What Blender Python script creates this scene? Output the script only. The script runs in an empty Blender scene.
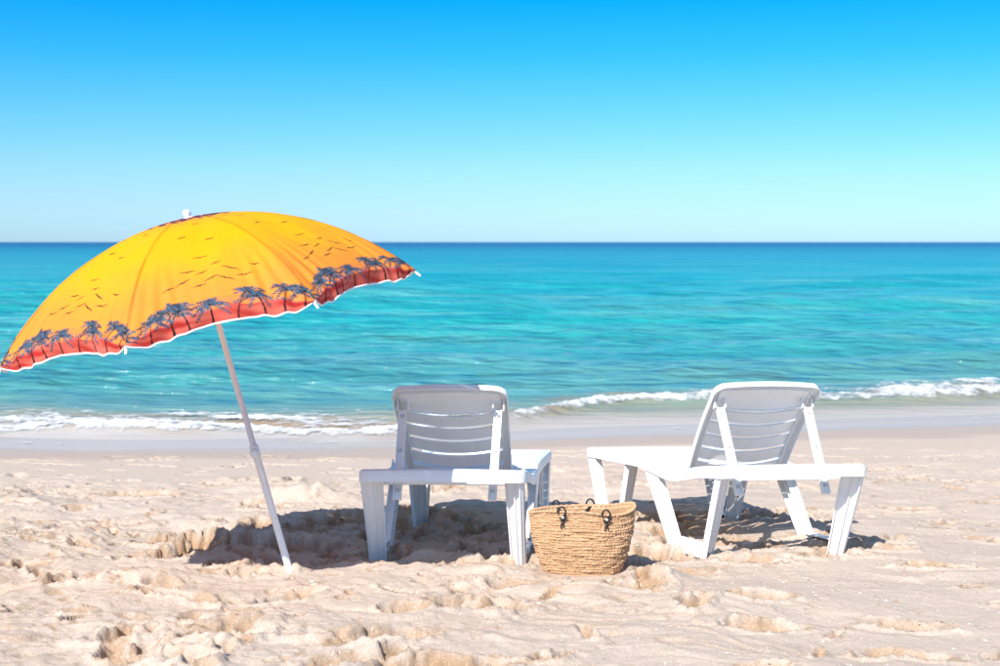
import bpy, math, random
import numpy as np
from mathutils import Vector, Matrix
random.seed(4); rng = np.random.RandomState(7)
S = bpy.context.scene
COL = S.collection
PI = math.pi

# ------------------------------------------------------------------ camera
CAM_H = 1.37
cd = bpy.data.cameras.new('camera'); cam = bpy.data.objects.new('camera', cd); COL.objects.link(cam)
cd.sensor_width = 36; cd.lens = 46.5
cam.location = (0, 0, CAM_H)
cam.rotation_euler = (PI/2 - math.atan(91/1292), 0, 0)
cd.clip_start = 0.1; cd.clip_end = 60000
cd.dof.use_dof = True; cd.dof.focus_distance = 5.35; cd.dof.aperture_fstop = 3.9
S.camera = cam

# ------------------------------------------------------------------ sky, sun, exposure
SUN_EL = math.radians(44); SUN_AZ = math.radians(209)      # clockwise from +Y: behind the camera, to the left
to_sun = Vector((math.sin(SUN_AZ)*math.cos(SUN_EL), math.cos(SUN_AZ)*math.cos(SUN_EL), math.sin(SUN_EL)))
W = bpy.data.worlds.new('World'); S.world = W; W.use_nodes = True
nt = W.node_tree; bg = nt.nodes['Background']
sky = nt.nodes.new('ShaderNodeTexSky'); sky.sky_type = 'NISHITA'; sky.sun_disc = False
sky.sun_elevation = SUN_EL; sky.sun_rotation = SUN_AZ
sky.air_density = 1.0; sky.dust_density = 0.3; sky.ozone_density = 3.0; sky.altitude = 0
# tint of the air by height above the horizon, the same all round the compass
tc = nt.nodes.new('ShaderNodeTexCoord'); sp = nt.nodes.new('ShaderNodeSeparateXYZ'); nt.links.new(tc.outputs['Generated'], sp.inputs[0])
rp = nt.nodes.new('ShaderNodeValToRGB'); e = rp.color_ramp.elements
for p, c in ((0, (.42,.67,1.10)), (.03, (.41,.635,.93)), (.055, (.37,.635,.88)), (.092, (.24,.62,.86)), (.139, (.075,.59,.87)), (.185, (0,.54,.90)), (.30, (.16,.58,.92)), (.5, (1.0,.95,.90))):
    q = e[0] if p == 0 else e.new(p); q.position = p; q.color = (*c, 1)
e[-1].color = (1.0,.95,.90,1)
nt.links.new(sp.outputs[2], rp.inputs[0])
tint = nt.nodes.new('ShaderNodeMix'); tint.data_type = 'RGBA'; tint.blend_type = 'MULTIPLY'; tint.inputs[0].default_value = 1.0
nt.links.new(sky.outputs[0], tint.inputs[6]); nt.links.new(rp.outputs[0], tint.inputs[7])
nt.links.new(tint.outputs[2], bg.inputs[0]); bg.inputs[1].default_value = 0.115
sd = bpy.data.lights.new('sun', 'SUN'); so = bpy.data.objects.new('sun', sd); COL.objects.link(so)
sd.energy = 4.2; sd.angle = math.radians(0.53); sd.color = (1.0, 0.962, 0.91)
so.rotation_euler = to_sun.to_track_quat('Z', 'Y').to_euler(); so.location = (-6, -8, 12)
S.view_settings.view_transform = 'Standard'; S.view_settings.look = 'None'
S.view_settings.gamma = 1; S.view_settings.use_curve_mapping = False
S.view_settings.exposure = 0.67

# ------------------------------------------------------------------ helpers
def tag(o, label=None, cat=None, group=None, kind=None):
    for k, v in (('label', label), ('category', cat), ('group', group), ('kind', kind)):
        if v: o[k] = v
    return o
def empty(name, loc=(0,0,0)):
    o = bpy.data.objects.new(name, None); COL.objects.link(o); o.location = loc; o.empty_display_size = .1
    return o
def mesh(name, V, F, mat=None, parent=None, smooth=False):
    me = bpy.data.meshes.new(name); me.from_pydata([tuple(v) for v in V], [], [tuple(f) for f in F])
    if mat: me.materials.append(mat)
    if smooth: me.polygons.foreach_set('use_smooth', [True]*len(me.polygons))
    me.update()
    o = bpy.data.objects.new(name, me); COL.objects.link(o)
    if parent: o.parent = parent
    return o
def gridmesh(name, P, mat=None, parent=None, closed_u=False, mask=None):
    """P: (n, m, 3) array -> quad sheet"""
    n, m, _ = P.shape
    idx = np.arange(n*m).reshape(n, m)
    if closed_u:
        a = idx; b = np.roll(idx, -1, 1); q = np.stack([a[:-1], b[:-1], b[1:], a[1:]], -1)
    else:
        q = np.stack([idx[:-1,:-1], idx[:-1,1:], idx[1:,1:], idx[1:,:-1]], -1)
    q = q.reshape(-1, 4)
    pts = P.reshape(-1, 3)
    if mask is not None:
        keep = mask.reshape(-1)[q].max(1) > 0
        q = q[keep]; used = np.unique(q); remap = np.zeros(len(pts), int); remap[used] = np.arange(len(used))
        pts = pts[used]; q = remap[q]
    else: used = None
    me = bpy.data.meshes.new(name)
    me.vertices.add(len(pts)); me.vertices.foreach_set('co', pts.astype(np.float32).ravel())
    me.loops.add(len(q)*4); me.loops.foreach_set('vertex_index', q.astype(np.int32).ravel())
    me.polygons.add(len(q)); me.polygons.foreach_set('loop_start', np.arange(0, len(q)*4, 4, dtype=np.int32))
    me.polygons.foreach_set('use_smooth', np.ones(len(q), bool))
    me.update(calc_edges=True)
    if mat: me.materials.append(mat)
    o = bpy.data.objects.new(name, me); COL.objects.link(o)
    if parent: o.parent = parent
    return o, used
def fattr(o, name, vals):
    a = o.data.attributes.new(name, 'FLOAT', 'POINT'); a.data.foreach_set('value', np.asarray(vals, np.float32).ravel())
def bevel(o, w=.003, seg=2):
    b = o.modifiers.new('bevel', 'BEVEL'); b.width = w; b.segments = seg; b.limit_method = 'ANGLE'; b.angle_limit = math.radians(35)
    b.harden_normals = True
    o.data.polygons.foreach_set('use_smooth', [True]*len(o.data.polygons))
    return o
def sweep(path, sides, ups, section, closed=False):
    """section: list of (side, up) offsets, a closed polygon, carried along path"""
    V = []; F = []; k = len(section); n = len(path)
    for p, s, u in zip(path, sides, ups):
        for a, b in section: V.append(Vector(p) + Vector(s)*a + Vector(u)*b)
    for i in range(n if closed else n-1):
        j = (i+1) % n
        for t in range(k):
            F.append((i*k+t, i*k+(t+1)%k, j*k+(t+1)%k, j*k+t))
    if not closed:
        F.append(tuple(range(k))[::-1]); F.append(tuple((n-1)*k+t for t in range(k)))
    return V, F
def bar(p0, p1, side, w0, t0, w1=None, t1=None):
    """box bar from p0 to p1; w along side, t perpendicular"""
    w1 = w0 if w1 is None else w1; t1 = t0 if t1 is None else t1
    p0, p1 = Vector(p0), Vector(p1); d = (p1-p0).normalized(); s = Vector(side); s = (s - d*s.dot(d)).normalized(); n = d.cross(s)
    V = []
    for p, w, t in ((p0, w0, t0), (p1, w1, t1)):
        for a, b in ((-1,-1),(1,-1),(1,1),(-1,1)): V.append(p + s*a*w/2 + n*b*t/2)
    return V, [(3,2,1,0),(4,5,6,7),(0,1,5,4),(1,2,6,5),(2,3,7,6),(3,0,4,7)]
def join(parts):
    V = []; F = []
    for v, f in parts:
        o = len(V); V += list(v); F += [tuple(i+o for i in q) for q in f]
    return V, F
def tube(path, r, seg=10, cap=True):
    P = [Vector(p) for p in path]; V = []; F = []; n = len(P)
    ref = Vector((0,0,1)) if abs((P[-1]-P[0]).normalized().z) < .9 else Vector((1,0,0))
    for i, p in enumerate(P):
        d = (P[min(i+1,n-1)] - P[max(i-1,0)]).normalized(); a = d.cross(ref).normalized(); b = d.cross(a)
        rr = r[i] if isinstance(r, (list, tuple)) else r
        for k in range(seg):
            t = 2*PI*k/seg; V.append(p + a*math.cos(t)*rr + b*math.sin(t)*rr)
    for i in range(n-1):
        for k in range(seg):
            F.append((i*seg+k, i*seg+(k+1)%seg, (i+1)*seg+(k+1)%seg, (i+1)*seg+k))
    if cap: F.append(tuple(range(seg))); F.append(tuple((n-1)*seg+k for k in range(seg))[::-1])
    return V, F
def lathe(profile, seg=24, M=Matrix()):
    V = []; F = []
    for r, z in profile:
        for k in range(seg):
            t = 2*PI*k/seg; V.append(M @ Vector((r*math.cos(t), r*math.sin(t), z)))
    for i in range(len(profile)-1):
        for k in range(seg): F.append((i*seg+k, i*seg+(k+1)%seg, (i+1)*seg+(k+1)%seg, (i+1)*seg+k))
    return V, F
def copy_tree(o, parent=None):
    c = o.copy(); COL.objects.link(c); c.parent = parent
    for ch in list(o.children): copy_tree(ch, c)
    return c

# ---- numpy noise
PERM = np.random.RandomState(3).rand(512, 512).astype(np.float32)
def vnoise(x, y, s=0):
    xi = np.floor(x).astype(int); yi = np.floor(y).astype(int); fx = x-xi; fy = y-yi
    fx = fx*fx*fx*(fx*(fx*6-15)+10); fy = fy*fy*fy*(fy*(fy*6-15)+10)
    g = lambda a, b: PERM[(a+s*37) & 511, (b+s*91) & 511]
    a = g(xi, yi); b = g(xi+1, yi); c = g(xi, yi+1); d = g(xi+1, yi+1)
    return (a + (b-a)*fx + (c-a)*fy + (a-b-c+d)*fx*fy)*2-1
def fbm(x, y, o=4, s=0, gain=.5):
    r = 0; a = 1.; t = 0
    for i in range(o):
        ca, sa = math.cos(1.3*i+s), math.sin(1.3*i+s)
        r = r + a*vnoise((x*ca-y*sa)*2**i+13.7*i, (x*sa+y*ca)*2**i-7.1*i, s+i); t += a; a *= gain
    return r/t*1.6
def worley(x, y, s=0):
    xi = np.floor(x).astype(int); yi = np.floor(y).astype(int); best = np.full(x.shape, 9., np.float32); val = np.zeros(x.shape, np.float32)
    for i in (-1,0,1):
        for j in (-1,0,1):
            a = xi+i; b = yi+j
            px = a + PERM[(a+s*11) & 511, (b+5) & 511]; py = b + PERM[(b+s*17) & 511, (a+99) & 511]
            d = (px-x)**2 + (py-y)**2; m = d < best
            best = np.where(m, d, best); val = np.where(m, PERM[(a+31) & 511, (b+s) & 511], val)
    return np.sqrt(best), val
def sstep(a, b, x):
    t = np.clip((x-a)/(b-a), 0, 1); return t*t*(3-2*t)

# ------------------------------------------------------------------ materials
class NT:
    def __init__(s, name):
        s.m = bpy.data.materials.new(name); s.m.use_nodes = True; s.t = s.m.node_tree
        s.b = s.t.nodes['Principled BSDF']; s.out = s.t.nodes['Material Output']
    def n(s, typ, **kw):
        o = s.t.nodes.new(typ)
        for k, v in kw.items():
            if k in o.inputs: o.inputs[k].default_value = v
            else: setattr(o, k, v)
        return o
    def l(s, a, b): s.t.links.new(a, b)
    def attr(s, name): return s.n('ShaderNodeAttribute', attribute_name=name)
    def mix(s, f, a, b, blend='MIX'):
        m = s.n('ShaderNodeMix'); m.data_type = 'RGBA'; m.blend_type = blend
        for i, v in ((0, f), (6, a), (7, b)):
            if isinstance(v, (int, float)): m.inputs[i].default_value = v
            elif isinstance(v, tuple): m.inputs[i].default_value = (*v, 1)
            else: s.l(v, m.inputs[i])
        return m.outputs[2]
    def math(s, op, a, b=0.0, clamp=False):
        m = s.n('ShaderNodeMath'); m.operation = op; m.use_clamp = clamp
        for i, v in ((0, a), (1, b)):
            if isinstance(v, (int, float)): m.inputs[i].default_value = v
            else: s.l(v, m.inputs[i])
        return m.outputs[0]
    def noise(s, vec, scale, detail=4, rough=.5, out=0):
        o = s.n('ShaderNodeTexNoise'); o.inputs['Scale'].default_value = scale; o.inputs['Detail'].default_value = detail
        o.inputs['Roughness'].default_value = rough
        if vec is not None: s.l(vec, o.inputs['Vector'])
        return o.outputs[out]
    def ramp(s, fac, stops, interp='LINEAR'):
        r = s.n('ShaderNodeValToRGB'); r.color_ramp.interpolation = interp; e = r.color_ramp.elements
        while len(e) < len(stops): e.new(.5)
        for q, (p, c) in zip(e, stops): q.position = p; q.color = (*c, 1) if len(c) == 3 else c
        s.l(fac, r.inputs[0]); return r.outputs[0]
    def bump(s, h, strength, dist, prev=None):
        b = s.n('ShaderNodeBump'); b.inputs['Strength'].default_value = strength; b.inputs['Distance'].default_value = dist
        s.l(h, b.inputs['Height'])
        if prev is not None: s.l(prev, b.inputs['Normal'])
        return b.outputs[0]

def plastic(name, col=(.80,.80,.80), rough=.32, thin=0):
    k = NT(name); tc = k.n('ShaderNodeTexCoord').outputs['Object']
    n1 = k.noise(tc, 9, 5); n2 = k.noise(tc, 240, 3)
    c = k.mix(k.math('MULTIPLY', k.math('SUBTRACT', n1, .45, True), .7), col, (.70,.665,.60))
    geo = k.n('ShaderNodeNewGeometry').outputs['Position']; sep = k.n('ShaderNodeSeparateXYZ'); k.l(tc, sep.inputs[0])
    dust = k.math('MULTIPLY', k.math('GREATER_THAN', k.noise(tc, 90, 6, .7), .60), .28)
    c = k.mix(dust, c, (.62,.50,.38))
    k.l(c, k.b.inputs['Base Color'])
    k.l(k.math('ADD', k.math('MULTIPLY', n1, .25), rough-.08), k.b.inputs['Roughness'])
    k.b.inputs['Subsurface Weight'].default_value = 0.0
    k.l(k.bump(n2, .08, .001), k.b.inputs['Normal'])
    if thin:
        tr = k.n('ShaderNodeBsdfTranslucent'); tr.inputs[0].default_value = (.92,.92,.93,1); mx = k.n('ShaderNodeMixShader'); mx.inputs[0].default_value = thin
        k.l(k.b.outputs[0], mx.inputs[1]); k.l(tr.outputs[0], mx.inputs[2]); k.l(mx.outputs[0], k.out.inputs[0])
    return k.m
M_PLA = plastic('white_plastic', (.95,.95,.95), .32, .10)
M_POLE = plastic('white_painted_metal', (.93,.95,.98), .22)
M_WHITE = plastic('white_cap', (.85,.85,.85), .35)

def mat_sand():
    k = NT('sand'); tc = k.n('ShaderNodeTexCoord').outputs['Object']
    moist_shade = k.attr('moist_shade').outputs['Fac']; damp = k.attr('damp').outputs['Fac']; film = k.attr('film').outputs['Fac']
    big = k.noise(tc, 1.1, 5, .55); mid = k.noise(tc, 9, 5, .6); fine = k.noise(tc, 130, 3, .7); grain = k.noise(tc, 420, 2, .8)
    dry = k.mix(k.math('MULTIPLY', k.math('SUBTRACT', big, .35, True), 1.5), (.562,.455,.370), (.51,.400,.312))
    dry = k.mix(k.math('MULTIPLY', k.math('SUBTRACT', mid, .5, True), 1.6), dry, (.59,.495,.415))
    mo = k.mix(mid, (.30,.18,.095), (.46,.30,.175))  # moist sand tone, kept dark to deepen the shade under umbrella and loungers too
    c = k.mix(moist_shade, dry, mo)
    # grains: light quartz and dark mineral specks
    c = k.mix(k.math('MULTIPLY', k.math('SUBTRACT', fine, .50, True), 2.2, True), c, (.72,.64,.57))
    c = k.mix(k.math('MULTIPLY', k.math('SUBTRACT', .47, fine, True), 2.2, True), c, (.33,.24,.17))
    c = k.mix(k.math('MULTIPLY', k.math('GREATER_THAN', grain, .63), .35), c, (.28,.20,.14))
    shell = k.n('ShaderNodeTexVoronoi'); shell.inputs['Scale'].default_value = 60; k.l(tc, shell.inputs['Vector'])
    shm = k.math('MULTIPLY', k.math('LESS_THAN', shell.outputs['Distance'], .13), k.math('GREATER_THAN', k.noise(tc, 2.2, 3), .50))
    c = k.mix(k.math('MULTIPLY', shm, .8), c, (.80,.76,.72))
    c = k.mix(damp, c, (.47,.36,.275))
    c = k.mix(film, c, (.41,.375,.35))
    k.l(c, k.b.inputs['Base Color'])
    k.l(k.math('SUBTRACT', k.math('SUBTRACT', .92, k.math('MULTIPLY', damp, .45)), k.math('MULTIPLY', film, .38)), k.b.inputs['Roughness'])
    k.b.inputs['Specular IOR Level'].default_value = .22
    k.l(k.math('MULTIPLY', film, .07), k.b.inputs['Coat Weight']); k.b.inputs['Coat Roughness'].default_value = .3
    dryk = k.math('SUBTRACT', 1, damp)
    h = k.math('MULTIPLY', k.math('ADD', k.math('MULTIPLY', fine, .7), k.math('MULTIPLY', grain, .35)), dryk)
    nb = k.bump(h, .8, .005)
    nb = k.bump(k.math('MULTIPLY', k.noise(tc, 34, 6, .65), dryk), .55, .012, nb)
    k.l(nb, k.b.inputs['Normal'])
    return k.m
M_SAND = mat_sand()

def mat_sea():
    k = NT('sea_water'); tc = k.n('ShaderNodeTexCoord').outputs['Object']
    q = k.attr('offshore').outputs['Fac']          # log distance from the shore, 0..1
    mp = k.n('ShaderNodeMapping'); mp.inputs['Scale'].default_value = (.22, 1, 1); k.l(tc, mp.inputs['Vector'])
    n = k.noise(mp.outputs[0], .22, 4, .55); n2 = k.noise(mp.outputs[0], .03, 4, .6)
    qq = k.math('ADD', q, k.math('ADD', k.math('MULTIPLY', k.math('SUBTRACT', n, .5), .16), k.math('MULTIPLY', k.math('SUBTRACT', n2, .5), .10)))
    c = k.ramp(qq, [(0.0, (.40,.38,.37)), (.065, (.37,.345,.32)), (.115, (.24,.26,.20)), (.16, (.12,.26,.235)), (.24, (.05,.26,.27)),
                    (.36, (.012,.31,.325)), (.52, (.006,.295,.34)), (.69, (.003,.22,.33)), (.84, (.003,.085,.215)), (1.0, (.002,.075,.20))])
    mp3 = k.n('ShaderNodeMapping'); mp3.inputs['Scale'].default_value = (.12, 1, 1); k.l(tc, mp3.inputs['Vector'])
    band = k.math('MULTIPLY', k.math('SUBTRACT', k.noise(mp3.outputs[0], .55, 5, .62), .46, True), k.math('SUBTRACT', 1.5, k.math('MULTIPLY', q, 2.0), True))
    c = k.mix(k.math('MULTIPLY', k.math('MULTIPLY', band, 3.2, True), k.math('MULTIPLY', k.math('SUBTRACT', q, .13, True), 12, True)), c, (.16,.40,.38))
    c = k.mix(k.attr('churn').outputs['Fac'], c, (.32,.205,.10))
    k.l(c, k.b.inputs['Base Color'])
    k.b.inputs['Roughness'].default_value = .12; k.b.inputs['IOR'].default_value = 1.33
    k.l(k.ramp(q, [(0, (.16,)*3), (.09, (.30,)*3), (.14, (.6,)*3), (.3, (.6,)*3), (.5, (.42,)*3), (.7, (.14,)*3)]), k.b.inputs['Specular IOR Level'])
    k.l(k.ramp(q, [(0, (.50,)*3), (.09, (.38,)*3), (.15, (.12,)*3), (.25, (.10,)*3), (.6, (.28,)*3)]), k.b.inputs['Roughness'])
    mp2 = k.n('ShaderNodeMapping'); mp2.inputs['Scale'].default_value = (.30, 1, 1); k.l(tc, mp2.inputs['Vector'])
    shore = k.math('MULTIPLY', k.math('SUBTRACT', q, .04, True), 9, True)
    b = k.bump(k.math('MULTIPLY', k.noise(mp2.outputs[0], 5.5, 5, .6), shore), .7, .14)
    b = k.bump(k.math('MULTIPLY', k.noise(mp2.outputs[0], .9, 4, .6), shore), 1.0, .7, b)
    k.l(b, k.b.inputs['Normal'])
    return k.m
M_SEA = mat_sea()

def mat_foam():
    k = NT('sea_foam'); tc = k.n('ShaderNodeTexCoord').outputs['Object']
    dens = k.attr('cover').outputs['Fac']
    n = k.noise(tc, 14, 5, .65)
    k.l(k.mix(k.math('MULTIPLY', n, .5), (.72,.73,.73), (.56,.57,.56)), k.b.inputs['Base Color'])
    k.b.inputs['Roughness'].default_value = .55
    k.l(k.bump(k.noise(tc, 26, 5, .7), .5, .015), k.b.inputs['Normal'])
    a = k.math('MULTIPLY', k.math('SUBTRACT', k.math('ADD', dens, k.math('MULTIPLY', k.math('SUBTRACT', k.noise(tc, 8, 7, .75), .5), 2.6)), .46), 1.35, True)
    k.l(a, k.b.inputs['Alpha'])
    return k.m
M_FOAM = mat_foam()

def mat_straw():
    k = NT('woven_straw'); tc = k.n('ShaderNodeTexCoord').outputs['Object']
    mp = k.n('ShaderNodeMapping'); mp.inputs['Scale'].default_value = (1, 1, 2.5); k.l(tc, mp.inputs['Vector'])
    n = k.noise(mp.outputs[0], 120, 4, .7); m = k.math('ADD', k.math('MULTIPLY', k.math('SUBTRACT', k.noise(tc, 26, 6, .8), .5), 2.4), .55, True); fib = k.attr('fibre').outputs['Fac']
    c = k.mix(m, (.38,.205,.105), (.66,.42,.25))
    c = k.mix(k.math('MULTIPLY', k.math('SUBTRACT', n, .45, True), 1.8), c, (.76,.53,.30))
    c = k.mix(k.math('MULTIPLY', fib, .55), (.40,.22,.085), c) if False else k.mix(k.math('MULTIPLY', k.math('SUBTRACT', 1, fib), .75), c, (.36,.19,.075))
    k.l(c, k.b.inputs['Base Color']); k.b.inputs['Roughness'].default_value = .75
    k.l(k.bump(n, .6, .003), k.b.inputs['Normal'])
    return k.m
M_STRAW = mat_straw()
def simple(name, col, rough=.6, noise=.2, scale=60):
    k = NT(name); tc = k.n('ShaderNodeTexCoord').outputs['Object']
    n = k.noise(tc, scale, 4); k.l(k.mix(k.math('MULTIPLY', n, noise*2), col, tuple(min(1, c*1.6+.01) for c in col)), k.b.inputs['Base Color'])
    k.b.inputs['Roughness'].default_value = rough; k.l(k.bump(n, .3, .002), k.b.inputs['Normal'])
    return k.m
M_LEATHER = simple('black_leather', (.012,.012,.014), .45)
M_STEEL = simple('dull_steel', (.45,.45,.46), .4)
M_BRASS = simple('bead', (.42,.44,.40), .4)
M_SHELL = simple('shell_fragment', (.72,.66,.58), .5)
M_PEB = simple('pebble_stone', (.30,.22,.16), .7)

def mat_canopy():
    k = NT('printed_canopy_cloth'); tc = k.n('ShaderNodeTexCoord').outputs['Object']
    ca = k.attr('print').outputs['Color']
    wv = k.noise(tc, 900, 2); fold = k.noise(tc, 7, 4, .5)
    c = k.mix(k.math('MULTIPLY', fold, .10), ca, (.85,.5,.2), 'MULTIPLY')
    k.b.inputs['Roughness'].default_value = .6; k.l(c, k.b.inputs['Base Color'])
    k.b.inputs['Specular IOR Level'].default_value = .15
    bn = k.bump(wv, .15, .001); k.l(bn, k.b.inputs['Normal'])
    tr = k.n('ShaderNodeBsdfTranslucent'); k.l(c, tr.inputs['Color'])
    mx = k.n('ShaderNodeMixShader'); mx.inputs[0].default_value = .13
    k.l(k.b.outputs[0], mx.inputs[1]); k.l(tr.outputs[0], mx.inputs[2]); k.l(mx.outputs[0], k.out.inputs[0])
    return k.m
M_CAN = mat_canopy()

# ------------------------------------------------------------------ ground and shore
ZW = -.55
def shore_y(X): return 12.0 + .29*.5*((X+1.2) + np.sqrt((X+1.2)**2 + 2)) + .10*np.sin(X*.9+.5) + .05*np.sin(X*2.1)
def base_z(X, Y):
    Ys = shore_y(np.clip(X, -40, 40)); t = (Y-5.3)/(Ys-5.3)
    z = .01 + (ZW-.01)*t
    z = np.where(Y < 5.3, .01 + .13*(1-np.exp(-np.clip(5.3-Y, 0, 50)*.6)), z)
    return z
def axis_pts(lo, hi, fine, step, growth):
    a = list(np.arange(fine[0], fine[1]+1e-6, step)); s = step; x = a[-1]
    while x < hi: s *= growth; x += s; a.append(x)
    s = step; x = a[0]; pre = []
    while x > lo: s *= growth; x -= s; pre.append(x)
    return np.array(pre[::-1] + a)
xs = axis_pts(-300, 300, (-3.0, 3.0), .0095, 1.030)
ys = []
y = 3.3
while y < 13: ys.append(y); y += .0085*(1 + .9*max(0, y-4.2)/3)
pre = []; y2 = 3.3; s = .012
while y2 > -150: s *= 1.12; y2 -= s; pre.append(y2)
post = []; s = .05
while y < 60: s *= 1.06; y += s; post.append(y)
ys = np.array(pre[::-1] + ys + post)
X, Y = np.meshgrid(xs, ys)
print('ground', X.shape)
Z = base_z(X, Y); moist_shade = np.zeros_like(Z)
q = Y - shore_y(np.clip(X, -40, 40))
near = sstep(-2.6, -4.2, q)*sstep(30, 12, np.abs(X))
leftness = sstep(1.4, -.6, X - .12*(Y-5))
amp = near*(.55 + .65*leftness)
warpx = X + .12*fbm(X*2.2, Y*2.2, 3, 21); warpy = Y + .12*fbm(X*2.2, Y*2.2, 3, 22)
Z += amp*(.036*fbm(warpx*1.5, warpy*1.9, 3, 1) + .0045*fbm(warpx*5, warpy*7, 3, 2))
rid = 1-np.abs(fbm(warpx*1.7, warpy*3.0, 3, 5)); Z += amp*.004*sstep(.72, 1.0, rid)
# trodden layers: small scarps where crusted sand has slipped
lay = fbm(warpx*1.1+4, warpy*2.4, 3, 8); st = lay*3.2; fr = st-np.floor(st)
edge = sstep(0, .10, fr)*(1-fr)
patch = sstep(.05, .45, fbm(X*.9, Y*.9, 3, 9))
Z += amp*.014*edge*patch
moist_shade = np.maximum(moist_shade, near*patch*sstep(.35, 0, fr)*.5*(.4+.6*leftness))
PIT = np.zeros_like(Z); BANK = np.zeros_like(Z); CR = np.zeros_like(Z)
def stamp(cx, cy, a, b, ang, depth, rough=.45, crumb=1.3, rim=.15, wet=1.):
    R = max(a, b)*1.9
    i0, i1 = np.searchsorted(ys, [cy-R, cy+R]); j0, j1 = np.searchsorted(xs, [cx-R, cx+R])
    if i1-i0 < 3 or j1-j0 < 3: return
    x = X[i0:i1, j0:j1]-cx; y = Y[i0:i1, j0:j1]-cy
    c, s_ = math.cos(ang), math.sin(ang); u = (x*c+y*s_)/a; v = (-x*s_+y*c)/b
    gx, gy = x+cx, y+cy
    r = np.sqrt(u*u+v*v) + rough*fbm(gx*9, gy*9, 3, 11) + .10*fbm(gx*34, gy*34, 2, 12)
    steep = .06 + .30*sstep(-.6, .8, u)            # one wall steep, the other a ramp
    pit = 1-sstep(1-steep*1.6, 1.04, r)
    bank = np.exp(-((r-1.28)/.2)**2)
    near_edge = np.exp(-((r-1.0)/.33)**2)
    w = (slice(i0, i1), slice(j0, j1))
    PIT[w] = np.maximum(PIT[w], depth*pit*(1+.35*fbm(gx*14, gy*14, 2, 13))); BANK[w] = np.maximum(BANK[w], depth*rim*bank)
    CR[w] = np.maximum(CR[w], np.clip(crumb*near_edge*(.25+.75*sstep(-.3, .3, fbm(gx*7, gy*7, 2, 19)))*min(1., depth/.03), 0, 1.3))
    m = np.clip(pit*.9 + .75*near_edge*sstep(-.2, .3, fbm(gx*12, gy*12, 3, 14)), 0, 1)*wet
    moist_shade[i0:i1, j0:j1] = np.maximum(moist_shade[i0:i1, j0:j1], m)
# the large pits, banks and cracks of the foreground, then trodden prints all round
for t in [(-.88,4.07,.15,.085,.25,.050), (-1.47,4.45,.05,.028,.1,.045), (-1.03,3.83,.12,.05,-.5,.045), (-1.73,4.98,.14,.035,.2,.03),
          (-.385,4.09,.045,.035,1.2,.05), (-.10,4.56,.15,.085,.3,.028), (-.16,3.80,.16,.05,.2,.03), (.355,5.02,.10,.045,.2,.028),
          (.14,3.88,.05,.035,.4,.035), (.71,4.60,.09,.04,1.2,.03), (.62,5.0,.05,.13,.3,.035), (-1.05,4.38,.11,.05,.9,.04),
          (-1.25,4.75,.14,.04,-.35,.03), (1.0,3.95,.06,.02,1.3,.02), (1.40,4.30,.04,.02,.2,.02), (-1.30,6.05,.20,.12,-.4,.08),
          (-.95,6.0,.22,.10,.1,.05), (-.55,5.75,.20,.08,-.2,.055), (-.25,6.3,.28,.09,.1,.05), (.35,6.5,.3,.09,0,.045),
          (.85,6.5,.25,.07,.1,.045), (1.0,6.05,.26,.06,.12,.04), (1.15,6.9,.3,.08,0,.045), (-.7,6.7,.3,.1,.15,.05), (.1,5.9,.2,.07,.3,.045),
          (1.40,5.58,.10,.05,.2,.035), (1.30,5.85,.14,.04,.3,.03), (.62,5.75,.17,.08,.2,.05)]:
    stamp(t[0], t[1], t[2]*1.2, t[3]*1.25, t[4], t[5]*1.45, .5, 1.4, .3)
for i in range(300):
    yy = 3.4 + 6.6*rng.rand()**1.15; xx = (rng.rand()*2-1)*(1.6+yy*.42)
    lf = 1 if xx < .3 else .42
    if xx > .3 and rng.rand() < .6: continue
    k = .45 + 1.1*rng.rand()**2
    stamp(xx, yy, .070*k+.012, (.018+.030*rng.rand())*(.6+k*.5), rng.rand()*PI if rng.rand() < .4 else rng.normal()*.35, (.012+.034*rng.rand())*(.45+.75*lf)*min(k, 1.2), .45, 1.2, .12, .4+.5*rng.rand())
for i in range(170):             # broad soft footprints
    yy = 3.5 + 6.0*rng.rand()**1.1; xx = (rng.rand()*2-1)*(1.6+yy*.42)
    if xx > .3 and rng.rand() < .62: continue
    stamp(xx, yy, .10+.07*rng.rand(), .045+.03*rng.rand(), rng.normal()*.5, (.022+.03*rng.rand())*(1 if xx < .3 else .6), .35, .8, .35, .5+.5*rng.rand())
for i in range(70):             # dug sand round umbrella and loungers, dark tone painted to deepen their shade
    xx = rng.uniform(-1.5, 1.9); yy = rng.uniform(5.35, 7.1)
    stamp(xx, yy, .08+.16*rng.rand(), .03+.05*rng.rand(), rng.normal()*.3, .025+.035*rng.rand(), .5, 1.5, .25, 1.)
for i in range(150):             # small deep holes
    yy = rng.uniform(3.5, 8.0); xx = rng.uniform(-2.4, 2.6)
    if xx > .2 and rng.rand() < .65: continue
    stamp(xx, yy, .018+.035*rng.rand(), .012+.018*rng.rand(), rng.normal()*.5, .03+.03*rng.rand(), .5, .8, .1, 1.)
for i in range(160):            # shallow scuffs farther up towards the wet sand
    yy = 8.2 + 2.9*rng.rand(); xx = (rng.rand()*2-1)*5.5
    stamp(xx, yy, .08+.14*rng.rand(), .03+.03*rng.rand(), rng.normal()*.25, .012+.016*rng.rand(), .4, .6, .4, .3+.35*rng.rand())
Z += BANK*(1-np.clip(PIT/.02, 0, 1)) - np.minimum(PIT, .075)
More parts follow.
